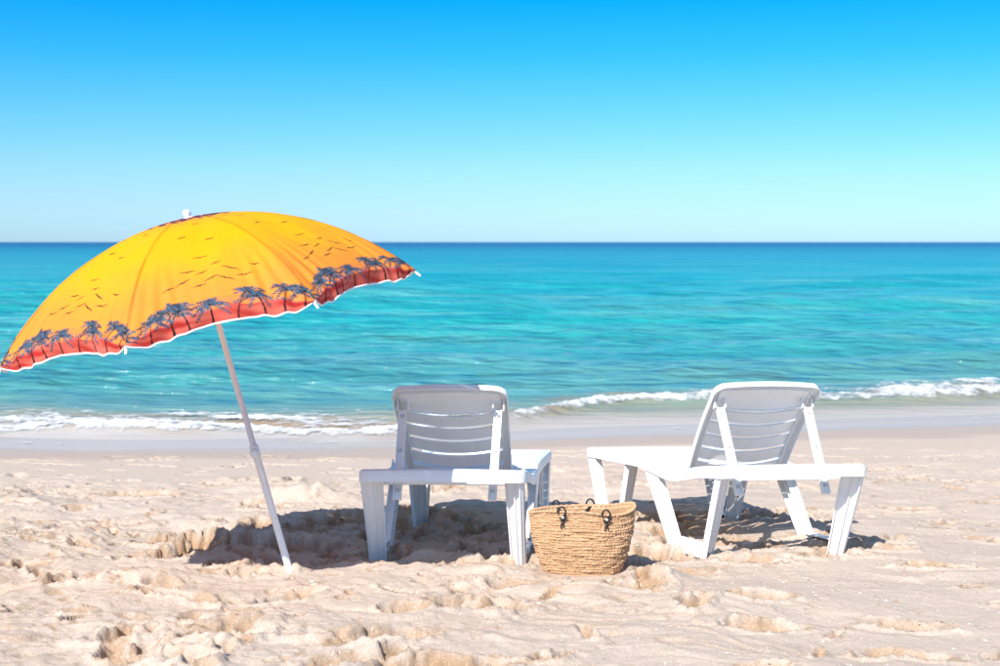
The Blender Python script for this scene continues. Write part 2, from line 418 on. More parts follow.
# clods of caked sand lying along the edges of the pits
CR = CR*near
crk = np.abs(fbm(X*4.5+.15*fbm(X*15, Y*15, 2, 70), Y*6.5, 3, 71)); cm = sstep(.0, .35, fbm(X*1.3, Y*1.3, 3, 72)+.25*leftness)*near
Z -= .010*sstep(.022, .004, crk)*cm; moist_shade = np.maximum(moist_shade, .7*sstep(.05, .01, crk)*cm)
for sc, hh, th_, sd_k in ((24, .010, .42, 3), (42, .0065, .40, 4), (85, .0038, .35, 6)):
    wx = X + .25/sc*fbm(X*sc*.8, Y*sc*.8, 2, 60); wy = Y + .25/sc*fbm(X*sc*.8, Y*sc*.8, 2, 61)
    w, val = worley(wx*sc, wy*sc, sd_k); rr_ = .22+.34*np.mod(val*7.3, 1)
    dome = np.sqrt(np.clip(1-(w/rr_)**2, 0, 1))
    Z += hh*(rr_/.5)*dome*sstep(1-np.clip(CR, 0, .8), 1.02-np.clip(CR, 0, .8), val)*(CR > .08)
# mounds
for cx, cy, rx, ry, h in [(-1.12,7.35,.34,.16,.10), (-1.5,5.6,.35,.22,.03), (.62,5.12,.14,.12,.045), (-1.5,5.02,.3,.1,.035), (-.20,5.22,.7,.10,.025), (-.3,6.75,.22,.12,.035), (-1.95,6.2,.5,.2,.02), (-.38,5.62,.14,.08,.03), (-.85,5.25,.09,.07,.022), (.83,5.60,.07,.05,.015), (1.44,5.76,.07,.05,.015)]:
    d = ((X-cx)/rx)**2 + ((Y-cy)/ry)**2
    Z += h*np.exp(-d*1.3)*(1+.35*fbm(X*9, Y*9, 3, 31))
Z += amp*(.0028*fbm(X*26, Y*26, 3, 15)) + near*.0009*fbm(X*70, Y*70, 2, 16)
damp = sstep(-1.75, -1.15, q + .25*fbm(X*.8, Y*1.5, 3, 17)); film = sstep(-.65, .12, q + .12*fbm(X*1.3, Y*2, 3, 18))
# footings pressed flat
def flatten(cx, cy, r, z, soft=.05):
    global Z
    d = np.hypot(X-cx, Y-cy); w = sstep(r+soft, r, d); Z = Z*(1-w) + z*w
P = np.stack([X, Y, Z], -1)
def gz(x, y):
    i = np.searchsorted(ys, y); j = np.searchsorted(xs, x); return float(Z[i, j])
BAG = (.338, 5.26); UMB = (-.864, 5.235)
flatten(BAG[0], BAG[1]-.02, .13, base_z(np.array(BAG[0]), np.array(BAG[1]))+.004, .09)
Zb = float(base_z(np.array(0.), np.array(5.24)))
P = np.stack([X, Y, Z], -1)
ground, _ = gridmesh('sand_beach', P, M_SAND)
fattr(ground, 'moist_shade', np.clip(moist_shade*near, 0, 1)); fattr(ground, 'damp', damp); fattr(ground, 'film', film)
tag(ground, 'pale trampled sand beach, smooth and damp towards the water', kind='structure')

# ------------------------------------------------------------------ sea
sx = axis_pts(-30000, 30000, (-13.5, 15.5), .045, 1.10)
yv = []; y = 11.0
while y < 40000: yv.append(y); y += max(.030, .030*(y/12)**1.55) if y < 60 else .014*y
sy = np.array(yv); SX, SY = np.meshgrid(sx, sy); print('sea', SX.shape)
dy = np.gradient(sy)[:, None]; dx = np.gradient(sx)[None, :]
qs = SY - shore_y(np.clip(SX, -40, 40))
H = np.zeros_like(SX); r2 = np.random.RandomState(12)
for lam, a0, nk in ((7.5,.050,3), (4.6,.046,4), (2.9,.036,5), (1.7,.018,6), (1.0,.011,7), (.6,.007,8), (.36,.0036,8)):
    for _ in range(nk):
        th = r2.normal()*(.12 if lam > 2 else .34) - .10; L = lam*(.8+.4*r2.rand()); kx, ky = math.sin(th)*2*PI/L, math.cos(th)*2*PI/L
        ph = r2.rand()*6.28 + 1.2*vnoise(SX/(L*5), SY/(L*5), int(r2.rand()*30))
        w = np.sin(SX*kx + SY*ky*1.0 - SX*.27*ky*(SX > -1)*0 + ph)
        fade = sstep(L/2.5, L/6, dy)*sstep(L/2.0, L/5, dx)
        H += a0*fade*(w + .25*(w*w)*np.sign(w))/math.sqrt(nk)*1.3
deep = sstep(1.2, 6.0, qs)
SXc = np.clip(SX, -40, 40)
# one small swell face and the breaker that is turning over on the shore
qf = .62 + .35*sstep(-1.5, .2, SXc) + 1.15*sstep(.0, 1.6, SXc) - .55*sstep(2.5, 6, SXc) + .16*np.sin(SXc*1.3) + .10*fbm(SXc*.7, 0*SXc, 3, 41)
t = (qs-qf)
crest = .105*(.65+.5*fbm(SXc*.5, SXc*0+3, 2, 42))*np.where(t < 0, np.exp(-(t/.16)**2), np.exp(-(t/.55)**2))
crest2 = .06*np.exp(-((qs-qf-1.9-.3*np.sin(SXc*.6))/.35)**2)*sstep(-.3, .6, fbm(SXc*.35, SXc*0+9, 2, 43))
sw = .19*np.exp(-((SY-23.2-.12*(SX-6))/.55)**2)*np.exp(-((SX-6.3)/1.7)**2)
sw2 = .12*np.exp(-((SY-19.5-.1*SX)/.45)**2)*np.exp(-((SX+1.0)/2.2)**2)
SZ = ZW + .012 + H*(.06+.94*deep)*sstep(-.2, .5, qs) + crest + crest2 + sw + sw2 + .03*sstep(0, 1.5, qs)
SZ = SZ + .0
sea, _ = gridmesh('sea', np.stack([SX, SY, SZ], -1), M_SEA)
off = np.log10(1+np.clip(qs, 0, None))/3.4
fattr(sea, 'offshore', np.clip(off, 0, 1))
fattr(sea, 'churn', np.clip((.95+.5*np.exp(-((SXc-.8)/1.2)**2))*np.exp(-((qs-qf-.65)/.65)**2)*sstep(-.45, .4, fbm(SXc*1.1, SY*2.2, 4, 44))*sstep(25, 20, np.abs(SX)), 0, 1))
tag(sea, 'turquoise sea with small waves reaching to the horizon', kind='structure')
# foam: lumpy sheet lying on the breaker and the wash behind it
fx = np.arange(-7.5, 10.5, .022); fy = np.arange(-.1, 3.6, .02)
FX, FQ = np.meshgrid(fx, fy); FY = shore_y(FX)+FQ
qf2 = np.interp(fx, sx, qf[0])[None, :] + 0*FX
t = FQ-qf2
left = sstep(.6, -.8, FX)
gapm = sstep(.2, .5, np.abs(FX-.35))*.2+.8
d = 1.05*np.where(t < 0, np.exp(-(np.abs(t)/(.13+.07*np.abs(fbm(FX*.6, FX*0, 2, 50))))**3), np.exp(-(np.clip(t-.12,0,9)/(.24+.14*vnoise(FX*.8, FX*0, 51)))**2))*gapm
d += (.95*np.exp(-((t-.95)/.62)**2)*(.25+.75*left) + .8*np.exp(-((t-1.0)/.5)**2)*sstep(1.6, 3.0, FX))*(.8+.8*fbm(FX*1.3, FY*2.5, 4, 52))
d += .55*np.exp(-((FQ-.10-.05*np.sin(FX*1.7))/.05)**2)*sstep(.1, .5, fbm(FX*1.2, FX*0+5, 3, 56))      # thin lip of the wash
d = d*(1-.12*sstep(2., 3.5, FX))+.25*np.exp(-((FQ-qf2-.1)/.45)**2)*sstep(.3, 1.3, FX)*sstep(2.6, 1.6, FX); lump = fbm(FX*7, FY*10, 4, 53, .65); dd = d + .50*lump - .08
FZ = np.zeros_like(FX)
# height of the sea under the foam
ii = np.searchsorted(sy, FY)-1; jj = np.searchsorted(sx, FX)-1
ty = (FY-sy[ii])/(sy[ii+1]-sy[ii]); tx = (FX-sx[jj])/(sx[jj+1]-sx[jj])
base = (SZ[ii,jj]*(1-tx)+SZ[ii,jj+1]*tx)*(1-ty) + (SZ[ii+1,jj]*(1-tx)+SZ[ii+1,jj+1]*tx)*ty
w1, _v = worley(FX*11, FY*11, 7)
FZ = base + .006 + np.clip(dd, 0, 1.3)*(.014+.024*np.clip(d-.4, 0, 1)*(.55-w1+.6*lump))
foam, used = gridmesh('wave_foam', np.stack([FX, FY, FZ], -1), M_FOAM, mask=(dd > .12).astype(int))
fattr(foam, 'cover', dd.reshape(-1)[used])
tag(foam, 'white foam of the small breaker along the water edge', kind='stuff')

# ------------------------------------------------------------------ sun loungers
LW, LH, LL = .716, .39, 1.91
def rail_z(u): return LH - .046*math.exp(-((u-.56)/.30)**2) - .004*math.exp(-((u-1.2)/.3)**2)
def make_lounger():
    root = empty('sun_lounger')
    # frame: a rounded rectangle of inverted channel
    r = .060; w = LW/2; path = []; outs = []
    def arc(cx, cy, a0, a1, n=7):
        for i in range(n+1):
            a = a0+(a1-a0)*i/n; path.append((cx+r*math.cos(a), cy+r*math.sin(a))); outs.append((math.cos(a), math.sin(a)))
    arc(w-r, r, -PI/2, 0)
    for i in range(1, 26): path.append((w, r+(LL-2*r)*i/26)); outs.append((1, 0))
    arc(w-r, LL-r, 0, PI/2)
    for i in range(1, 8): path.append((w-r-(LW-2*r)*i/8, LL)); outs.append((0, 1))
    arc(-w+r, LL-r, PI/2, PI)
    for i in range(1, 26): path.append((-w, LL-r-(LL-2*r)*i/26)); outs.append((-1, 0))
    arc(-w+r, r, PI, 1.5*PI)
    for i in range(1, 8): path.append((-w+r+(LW-2*r)*i/8, 0)); outs.append((0, -1))
    p3 = [(x, y_, rail_z(y_) + (.004*(1-(x/w)**2) if y_ < .02 else 0)) for x, y_ in path]
    sec = [(0,-.052), (0,-.014), (-.004,-.005), (-.013,0), (-.055,-.001), (-.063,-.005), (-.066,-.013), (-.066,-.034), (-.061,-.034), (-.060,-.010), (-.014,-.007), (-.007,-.013), (-.005,-.052)]
    V, F = sweep(p3, [(a, b, 0) for a, b in outs], [(0,0,1)]*len(p3), sec, closed=True)
    fr = mesh('frame', V, F, M_PLA, root, True); bevel(fr, .0015, 2)
    # gussets in the four corners under the frame
    for u0 in (.048, LL-.048):
        sg = 1 if u0 < 1 else -1
        for s in (-1, 1):
            V = [(s*(w-.028), u0, rail_z(u0)-.012), (s*(w-.15), u0, rail_z(u0)-.012), (s*(w-.028), u0+sg*.12, rail_z(u0)-.012)]
            V += [(a, b, c-.035) for a, b, c in V]
            bevel(mesh('gusset', V, [(0,1,2),(5,4,3),(0,3,4,1),(1,4,5,2),(2,5,3,0)], M_PLA, root), .002)
    # cross beams
    V, F = bar((-w+.06, .155, LH-.062), (w-.06, .155, LH-.062), (0,1,0), .03, .022)
    bevel(mesh('cross_beam', V, F, M_PLA, root), .003)
    V, F = bar((-w+.05, .72, rail_z(.7)-.05), (w-.05, .72, rail_z(.7)-.05), (0,1,0), .035, .03)
    bevel(mesh('cross_beam', V, F, M_PLA, root), .003)
    # legs: a flat-footed V; wide outward plate in front, slanting plate behind, joined by a foot bar
    for u0, zf in ((0, 0), (1.27, .02)):
        for s in (-1, 1):
            if u0 == 0: ra, rb, fa, fb = .035, .262, .86, .500
            else: ra, rb, fa, fb = 1.21, 1.43, 1.805, 1.590
            vo = s*(w-.035)
            zr = rail_z(ra)-.02; zfz = rail_z(fa)-.02
            parts = []
            yaw = -.75*s            # slanting plate
            sd_ = Vector((math.cos(yaw), math.sin(yaw), 0))
            parts.append(bar((s*(w-.050), ra+.02, zr), (s*(w-.045), rb, -.06+.0), sd_, .100, .016, .070, .016))
            nrm = Vector((-math.sin(yaw), math.cos(yaw), 0))
            for o in (-.5, .08, .5):         # ribs standing out of the plate
                a = Vector((s*(w-.050), ra+.02, zr)) + sd_*.094*o - nrm*.010; b_ = Vector((s*(w-.045), rb, -.06)) + sd_*.063*o - nrm*.010
                parts.append(bar(a, b_, sd_, .007, .020))
            rear = mesh('rear_strut', *join(parts), M_PLA); 
            parts = [bar((s*(w-.008), fa, zfz), (s*(w-.014), fb, -.06), (0,1,0), .125, .008, .090, .008)]
            for o, t_ in ((-.5, .036), (.5, .036)):
                parts.append(bar((s*(w-.026), fa+.118*o, zfz), (s*(w-.030), fb+.083*o, -.06), (0,1,0), .007, t_))
            parts.append(bar((s*(w-.026), fa, zfz), (s*(w-.030), fb, -.06), (0,1,0), .006, .024))
            front = mesh('front_strut', *join(parts), M_PLA)
            parts = [bar((s*(w-.012), rb-.028, .008), (s*(w-.012), fb+.035, .008), (0,0,1), .062, .009),
                     bar((s*(w-.035), rb-.022, .036), (s*(w-.035), fb+.030, .036), (1,0,0), .040, .007)]
            foot = mesh('foot_bar', *join(parts), M_PLA)
            leg = foot; leg.name = 'leg'; leg.parent = root; bevel(leg, .002)
            for c in (rear, front): c.parent = leg; bevel(c, .002)
            rear.name = 'strut'; front.name = 'strut'
            cap = mesh('foot_cap', *bar((s*(w-.045), rb-.004, -.06), (s*(w-.045), rb-.012, .030), sd_, .050, .020), M_PLA, leg); bevel(cap, .003)
            V, F = lathe([(0,.004),(.006,.004),(.007,0),(.007,-.012)], 12, Matrix.Translation((s*(w-.045)-s*.002, rb-.028, .018)) @ Matrix.Rotation(PI/2, 4, 'X'))
            mesh('bolt', V, F, M_STEEL, leg, True)
    # seat slats
    prev = None; u = .735; i = 0
    n = 12; hw = w-.058
    def slat_mesh():
        V = []; F = []
        prof = [(-.029,-.010),(-.029,-.002),(-.026,0),(.026,0),(.029,-.002),(.029,-.010),(.025,-.010),(.025,-.004),(-.025,-.004),(-.025,-.010)]
        path = []; 
        for k in range(n+1):
            x = -hw+2*hw*k/n; path.append((x, 0, -.016*(1-(x/hw)**2)))
        return sweep(path, [(0,1,0)]*(n+1), [(0,0,1)]*(n+1), prof)
    V, F = slat_mesh(); first = mesh('seat_slat', V, F, M_PLA, root); bevel(first, .0015)
    while u < LL-.085:
        o = first if i == 0 else first.copy()
        if i: COL.objects.link(o); o.parent = root
        o.location = (0, u, rail_z(u)-.009); i += 1; u += .0665
    # backrest, leaning: local axis w along its length, n its normal
    br = empty('backrest_pivot'); COL.objects.unlink(br); bpy.data.objects.remove(br)
    hu, hz = .655, rail_z(.655)-.018; ang = math.radians(46.5); BL = .575; BW = .515
    dw = Vector((0, -math.cos(ang), math.sin(ang))); dn = Vector((0, math.sin(ang), math.cos(ang)))   # dn: the side one leans on
    O = Vector((0, hu, hz))
    def bp(x, a, b): return O + Vector((1,0,0))*x + dw*a + dn*b
    def curve(a):
        t_ = a/BL; return .020*math.sin(t_*PI*.9) - .012*t_*t_      # shallow S of the back
    path = []; outs = []
    r = .05
    def hwid(a): return BW/2 - .012*(1-a/BL)
    for i in range(15):
        a = (BL-r)*i/14; path.append((hwid(a), a)); outs.append((1,0))
    for i in range(1, 8):
        t_ = PI/2*i/7; path.append((BW/2-r+r*math.cos(t_), BL-r+r*math.sin(t_))); outs.append((math.cos(t_), math.sin(t_)))
    for i in range(1, 12):
        x = (BW/2-r)*(1-2*i/12); path.append((x, BL)); outs.append((0,1))
    for i in range(8):
        t_ = PI/2+PI/2*i/7; path.append((-BW/2+r+r*math.cos(t_), BL-r+r*math.sin(t_))); outs.append((math.cos(t_), math.sin(t_)))
    for i in range(1, 15):
        a = (BL-r)*(1-i/14); path.append((-hwid(a), a)); outs.append((-1,0))
    crown = lambda x, a: .016*(1-(x/(BW/2))**2)*(a/BL)**4
    P3 = [bp(x, a+crown(x, a), curve(a)) for x, a in path]
    sds = [Vector((1,0,0))*o[0] + dw*o[1] for o in outs]
    sec = [(0,-.036), (0,-.008), (-.005,-.001), (-.013,0), (-.034,-.001), (-.038,-.006), (-.038,-.026), (-.034,-.026), (-.033,-.006), (-.011,-.005), (-.005,-.010), (-.004,-.036)]
    V, F = sweep(P3, sds, [dn]*len(P3), sec)
    back = mesh('backrest', V, F, M_PLA, root, True); bevel(back, .0012)
    def sheet(a0, a1, x0, dip0, dip1, th=.005, name='back_slat', lipa=.012):
        nx = 16; V = []; F = []
        pr = [(a0, dip0, 0), (a0, dip0, -lipa), (a0+.005, dip0, -lipa), (a0+.005, dip0, -th), (a1-.005, dip1, -th), (a1-.005, dip1, -lipa), (a1, dip1, -lipa), (a1, dip1, 0)]
        for k in range(nx+1):
            x = -x0+2*x0*k/nx; c = 1-(x/x0)**2
            for a, dp, nn in pr:
                aa = a + (crown(x, a) if a > BL*.8 else 0) - dp*c*.45
                V.append(bp(x, aa, curve(a)-.004 + nn - dp*c))
        m = len(pr)
        for k in range(nx):
            for t_ in range(m): F.append((k*m+t_, k*m+(t_+1)%m, (k+1)*m+(t_+1)%m, (k+1)*m+t_))
        F.append(tuple(range(m))[::-1]); F.append(tuple(nx*m+t_ for t_ in range(m)))
        return bevel(mesh(name, V, F, M_PLA, back), .0012)
    sheet(BL-.150, BL-.030, BW/2-.030, .020, .004, name='top_panel')
    a = BL-.164
    while a > .03:
        sheet(a-.063, a, hwid(a)-.030, .028, .026, lipa=.007); a -= .084
    for s in (-1, 1):          # prop arms with their clips and rivets
        p0 = bp(s*.213, BL*.80, -.045); p1 = Vector((s*.205, .115, LH-.135))
        V, F = join([bar(p0, p1, (1,0,0), .036, .006), bar(p0+Vector((s*.015,0,-.0)), p1+Vector((s*.015,0,0)), (1,0,0), .006, .022), bar(p0-Vector((s*.015,0,0)), p1-Vector((s*.015,0,0)), (1,0,0), .006, .022)])
        arm = bevel(mesh('prop_arm', V, F, M_PLA, root), .0015)
        d = (p1-p0)
        for f_ in (.07, .46, .9):
            c = p0+d*f_; V, F = lathe([(0,.006),(.006,.006),(.0075,.003),(.0075,0)], 12, Matrix.Translation(c+Vector((0,-.004,.002))) @ Matrix.Rotation(PI/2+.5, 4, 'X'))
            mesh('rivet', V, F, M_STEEL, arm, True)
        for o in (-.024, .024):
            bevel(mesh('hinge_clip', *bar(p0+Vector((o,.0,-.004)), bp(s*.213+o, BL*.80+.02, -.004), (1,0,0), .006, .03), M_PLA, arm), .0015)
    return root
lounger = make_lounger()
def place(o, x, y, z, t, pitch, label):
    o.rotation_mode = 'XYZ'
    o.matrix_world = Matrix.Translation((x, y, z)) @ Matrix.Rotation(-pitch, 4, 'X') @ Matrix.Rotation(-t, 4, 'Z')
    tag(o, label, 'sun lounger', 'white plastic sun loungers facing the sea')
la = lounger; lb_ = copy_tree(lounger)
place(la, -.249, 5.3115, .030, .098, .115, 'white plastic sun lounger partly in the umbrella shade, straw bag by its right leg')
place(lb_, 1.262, 5.427, .030, -.232, .115, 'white plastic sun lounger standing in full sun to the right of the straw bag')

# ------------------------------------------------------------------ beach umbrella
def draw_print():
    """colour print of one canopy panel on a 1 mm raster: x across (-380..380), y up from the lower edge (0..1150)"""
    Wd, Hd = 760, 1160; yy, xx = np.mgrid[0:Hd, 0:Wd].astype(np.float32); xx -= 380
    rs = np.random.RandomState(5)
    Y0 = 70                                       # the rim fold; below it hangs the valance
    t = np.clip((yy-Y0)/900, 0, 1)[..., None]
    yel = np.array([.84,.385,.001]); ora = np.array([.77,.265,.035]); deep = np.array([.80,.22,.05])
    img = ora + (yel-ora)*sstep(.10, .62, t + .10*vnoise(xx/150+3, yy/150, 2)[..., None])
    img = img + (ora*.95-img)*(sstep(.72, .98, t)*.65)
    img = img + (np.array([.70,.17,.09])-img)*sstep(.90, .96, t)
    hill = Y0 + 10 + 46*(vnoise(xx/120+9, xx*0, 5)*.5+.5)
    m = sstep(6, -6, yy-hill)[..., None]; img = img*(1-m*.8) + deep*m*.8
    red = np.array([.52,.035,.03]); pink = np.array([.76,.17,.12])
    m = sstep(4, -3, yy-(Y0+2+10*vnoise(xx/60, xx*0, 8)))[..., None]
    band = red + (pink-red)*np.clip(vnoise(xx/70+yy/40, yy/23, 6)*.8+.2, 0, 1)[..., None]
    img = img*(1-m) + band*m
    def stroke(p0, p1, w0, w1, col, op=1.):
        x0, y0 = p0; x1, y1 = p1; wm = max(w0, w1)+2
        a, b = int(max(0, min(y0, y1)-wm)), int(min(Hd, max(y0, y1)+wm+1)); c, d_ = int(max(0, min(x0, x1)+380-wm)), int(min(Wd, max(x0, x1)+380+wm+1))
        if b <= a or d_ <= c: return
        X_ = xx[a:b, c:d_]; Y_ = yy[a:b, c:d_]; L2 = (x1-x0)**2+(y1-y0)**2+1e-6
        s = np.clip(((X_-x0)*(x1-x0)+(Y_-y0)*(y1-y0))/L2, 0, 1); dd_ = np.hypot(X_-x0-s*(x1-x0), Y_-y0-s*(y1-y0))
        al = (np.clip((w0+(w1-w0)*s)/2+.6-dd_, 0, 1)*op)[..., None]
        img[a:b, c:d_] = img[a:b, c:d_]*(1-al)+np.array(col)*al
    dark = (.015,.010,.014); blue = [(.045,.085,.14), (.07,.12,.18), (.022,.04,.07)]
    def palm(x, base, h, lean, sc):
        pts = []
        for i in range(9):
            u = i/8; pts.append((x+lean*h*u*u, base+h*u))
        for i in range(8): stroke(pts[i], pts[i+1], (9-5*i/8)*sc, (9-5*(i+1)/8)*sc, dark)
        cx, cy = pts[-1]
        nf = 9
        for f in range(nf):
            a = PI*(-.22+1.44*f/(nf-1)) + rs.normal()*.12; L_ = (56+20*rs.rand())*sc; px, py = cx, cy
            col = blue[rs.randint(3)]
            for i in range(7):
                u = (i+1)/7; nx = cx+math.cos(a)*L_*u; ny = cy+math.sin(a)*L_*u*.9 - 26*sc*u*u
                stroke((px, py), (nx, ny), 7*sc, 4.5*sc, col)
                for sgn in (-1, 1):
                    ll = 19*sc*(1-.55*u); an = math.atan2(ny-py, nx-px)+sgn*1.05
                    stroke((nx, ny), (nx+math.cos(an)*ll, ny+math.sin(an)*ll), 5*sc, 1.5, blue[rs.randint(3)] if rs.rand() < .8 else dark)
                px, py = nx, ny
        for i in range(3): stroke((cx-5+5*i, cy-2), (cx-5+5*i, cy-8), 5*sc, 5*sc, dark)
    x = -345.
    while x < 350:
        palm(x, 2, 95+40*rs.rand(), rs.normal()*.22, .66+.42*rs.rand()); x += 56+44*rs.rand()
    for i in range(26): stroke((rs.uniform(-370,370), 0), (rs.uniform(-370,370)*0+rs.uniform(-370,370), 0), 1, 1, dark, 0)
    for i in range(14):          # shrubs and grass at the foot of the palms
        gx_ = rs.uniform(-370, 370); g0 = Y0+rs.uniform(-6, 16)
        for _ in range(5): stroke((gx_, g0), (gx_+rs.normal()*14, g0+rs.uniform(8, 26)), 4, 1.5, blue[rs.randint(3)])
    for bx, by in [(-70,330),(-20,300),(-95,265),(40,345),(85,290),(10,245),(-150,250),(130,235),(-40,215),(175,300),(60,225),(-10,420),(45,560),(-60,620),(15,760),(-35,800)]:
        s = rs.uniform(19, 31)*(1 if by < 500 else .8); tl = rs.normal()*.3
        for sg in (-1, 1):
            p = (bx, by); 
            for i in range(4):
                u = (i+1)/4; nx = bx+sg*s*u; ny = by+s*(.55*u-.55*u*u*.9)+sg*tl*s*u
                stroke(p, (nx, ny), 7.5*(1-u*.4), 7.5*(1-u*.65), dark, 1.); p = (nx, ny)
    for i in range(60):
        a = rs.uniform(-110, 110); b_ = rs.uniform(860, 1000); stroke((a, b_), (a+rs.normal()*30, b_+rs.uniform(-10, 20)), 22, 7, (.09,.025,.06))
    for i in range(34):          # dark print round the crown
        a = rs.uniform(-70, 70); b_ = rs.uniform(905, 985); stroke((a, b_), (a+rs.normal()*10, b_+rs.uniform(10, 28)), 9, 3, (.07,.03,.07))
    m = ((yy < 5))[..., None]; img = np.where(m, np.array([.78,.76,.74]), img)
    m = (np.abs(np.abs(xx)-(.414*(1050-(yy-Y0))*.86)) < -5)[..., None]
    return img
PRINT = draw_print()
RS, TH = 1.126, math.radians(49.3); HALF = PI/8; RIM = RS*math.sin(TH)
def make_panel(parent, seed):
    r3 = np.random.RandomState(seed)
    fine_ = seed not in (3, 4, 5); nc = 180 if fine_ else 90
    av = np.linspace(-1, 1, nc)
    vs = np.concatenate([np.linspace(0.012, .55, 56 if fine_ else 30, endpoint=False), np.linspace(.55, 1, 110 if fine_ else 50)]); nv = 17
    A, T = np.meshgrid(av, vs)
    end = 1 - .082*(1-A*A)
    def surf(A, T):
        th = T*TH; az = A*HALF
        rr = RS*np.sin(th); zz = RS*(np.cos(th)-1)
        chord = np.cos(HALF)/np.cos(az); f = .62
        rr2 = rr*(1-f+f*chord)
        # fabric: shallow sag between ribs and tension creases running up from the tips
        u = 1-A*A
        cr = .006*np.sin((1-np.abs(A))*36/(.35+T) + seed)*sstep(.55, 1, T)*sstep(.0, .22, 1-np.abs(A))*sstep(.75, .3, 1-np.abs(A))
        cr = cr + .0025*fbm(A*6*T, T*3, 3, seed+2)*T + .0022*np.sin(T*9+A*5+seed)*u
        nrm = cr - .010*u*sstep(.2, 1, T)*T
        rr2 = rr2 + nrm*np.sin(th); zz = zz + nrm*np.cos(th)
        return rr2, az, zz
    rr, az, zz = surf(A, T*end)
    top = np.stack([rr*np.sin(az), -rr*np.cos(az), zz], -1)
    e = top[-1]
    dpt = (.052*(1-np.abs(av)**7))[None, :, None]*np.linspace(0, 1, nv+1)[1:, None, None]
    wob = (.008*np.sin(av*11+seed) + .006*fbm(av*4, av*0, 2, seed+7))[None, :, None]*np.linspace(0, 1, nv+1)[1:, None, None]
    rad = np.stack([np.sin(av*HALF), -np.cos(av*HALF), 0*av], -1)[None]
    val = e[None] + np.array([0,0,-1.])*dpt + rad*(wob - .10*dpt)
    Pn = np.concatenate([top, val], 0)
    o, _ = gridmesh('canopy_panel', Pn, M_CAN, parent)
    # print coordinates in millimetres
    arc = (RS*TH*1000)
    wid = RS*np.sin(T*end*TH)*HALF*A*1000
    yt = 70 + arc*(1-T*end) - arc*.082*(1-A*A)*sstep(.5, 1, T)
    yv_ = 70*(1-np.linspace(0, 1, nv+1)[1:])[:, None]+0*av[None]
    px = np.concatenate([wid, wid[-1:]+0*yv_], 0); py = np.concatenate([yt, yv_], 0)
    ix = np.clip((px+380), 0, 758); iy = np.clip(py, 0, 1158)
    i0 = iy.astype(int); j0 = ix.astype(int); fy_ = (iy-i0)[..., None]; fx_ = (ix-j0)[..., None]
    c = (PRINT[i0,j0]*(1-fx_)+PRINT[i0,j0+1]*fx_)*(1-fy_) + (PRINT[i0+1,j0]*(1-fx_)+PRINT[i0+1,j0+1]*fx_)*fy_
    seam = (sstep(.010, .004, np.abs(1-np.abs(np.concatenate([A*0+A, np.repeat(av[None], nv, 0)], 0)))*np.maximum(np.abs(px).max(1, keepdims=True), 1)/1000*1.0))[..., None]
    c = c*(1-.25*seam)
    rgba = np.concatenate([np.clip(c, 0, 1), np.ones(c.shape[:2]+(1,))], -1).reshape(-1, 4)
    at = o.data.color_attributes.new('print', 'FLOAT_COLOR', 'POINT'); at.data.foreach_set('color', rgba.astype(np.float32).ravel())
    V, F = tube([Vector(p) for p in Pn[-1]], .0032, 6)
    mesh('piping', V, F, M_WHITE, o, True)
    return o
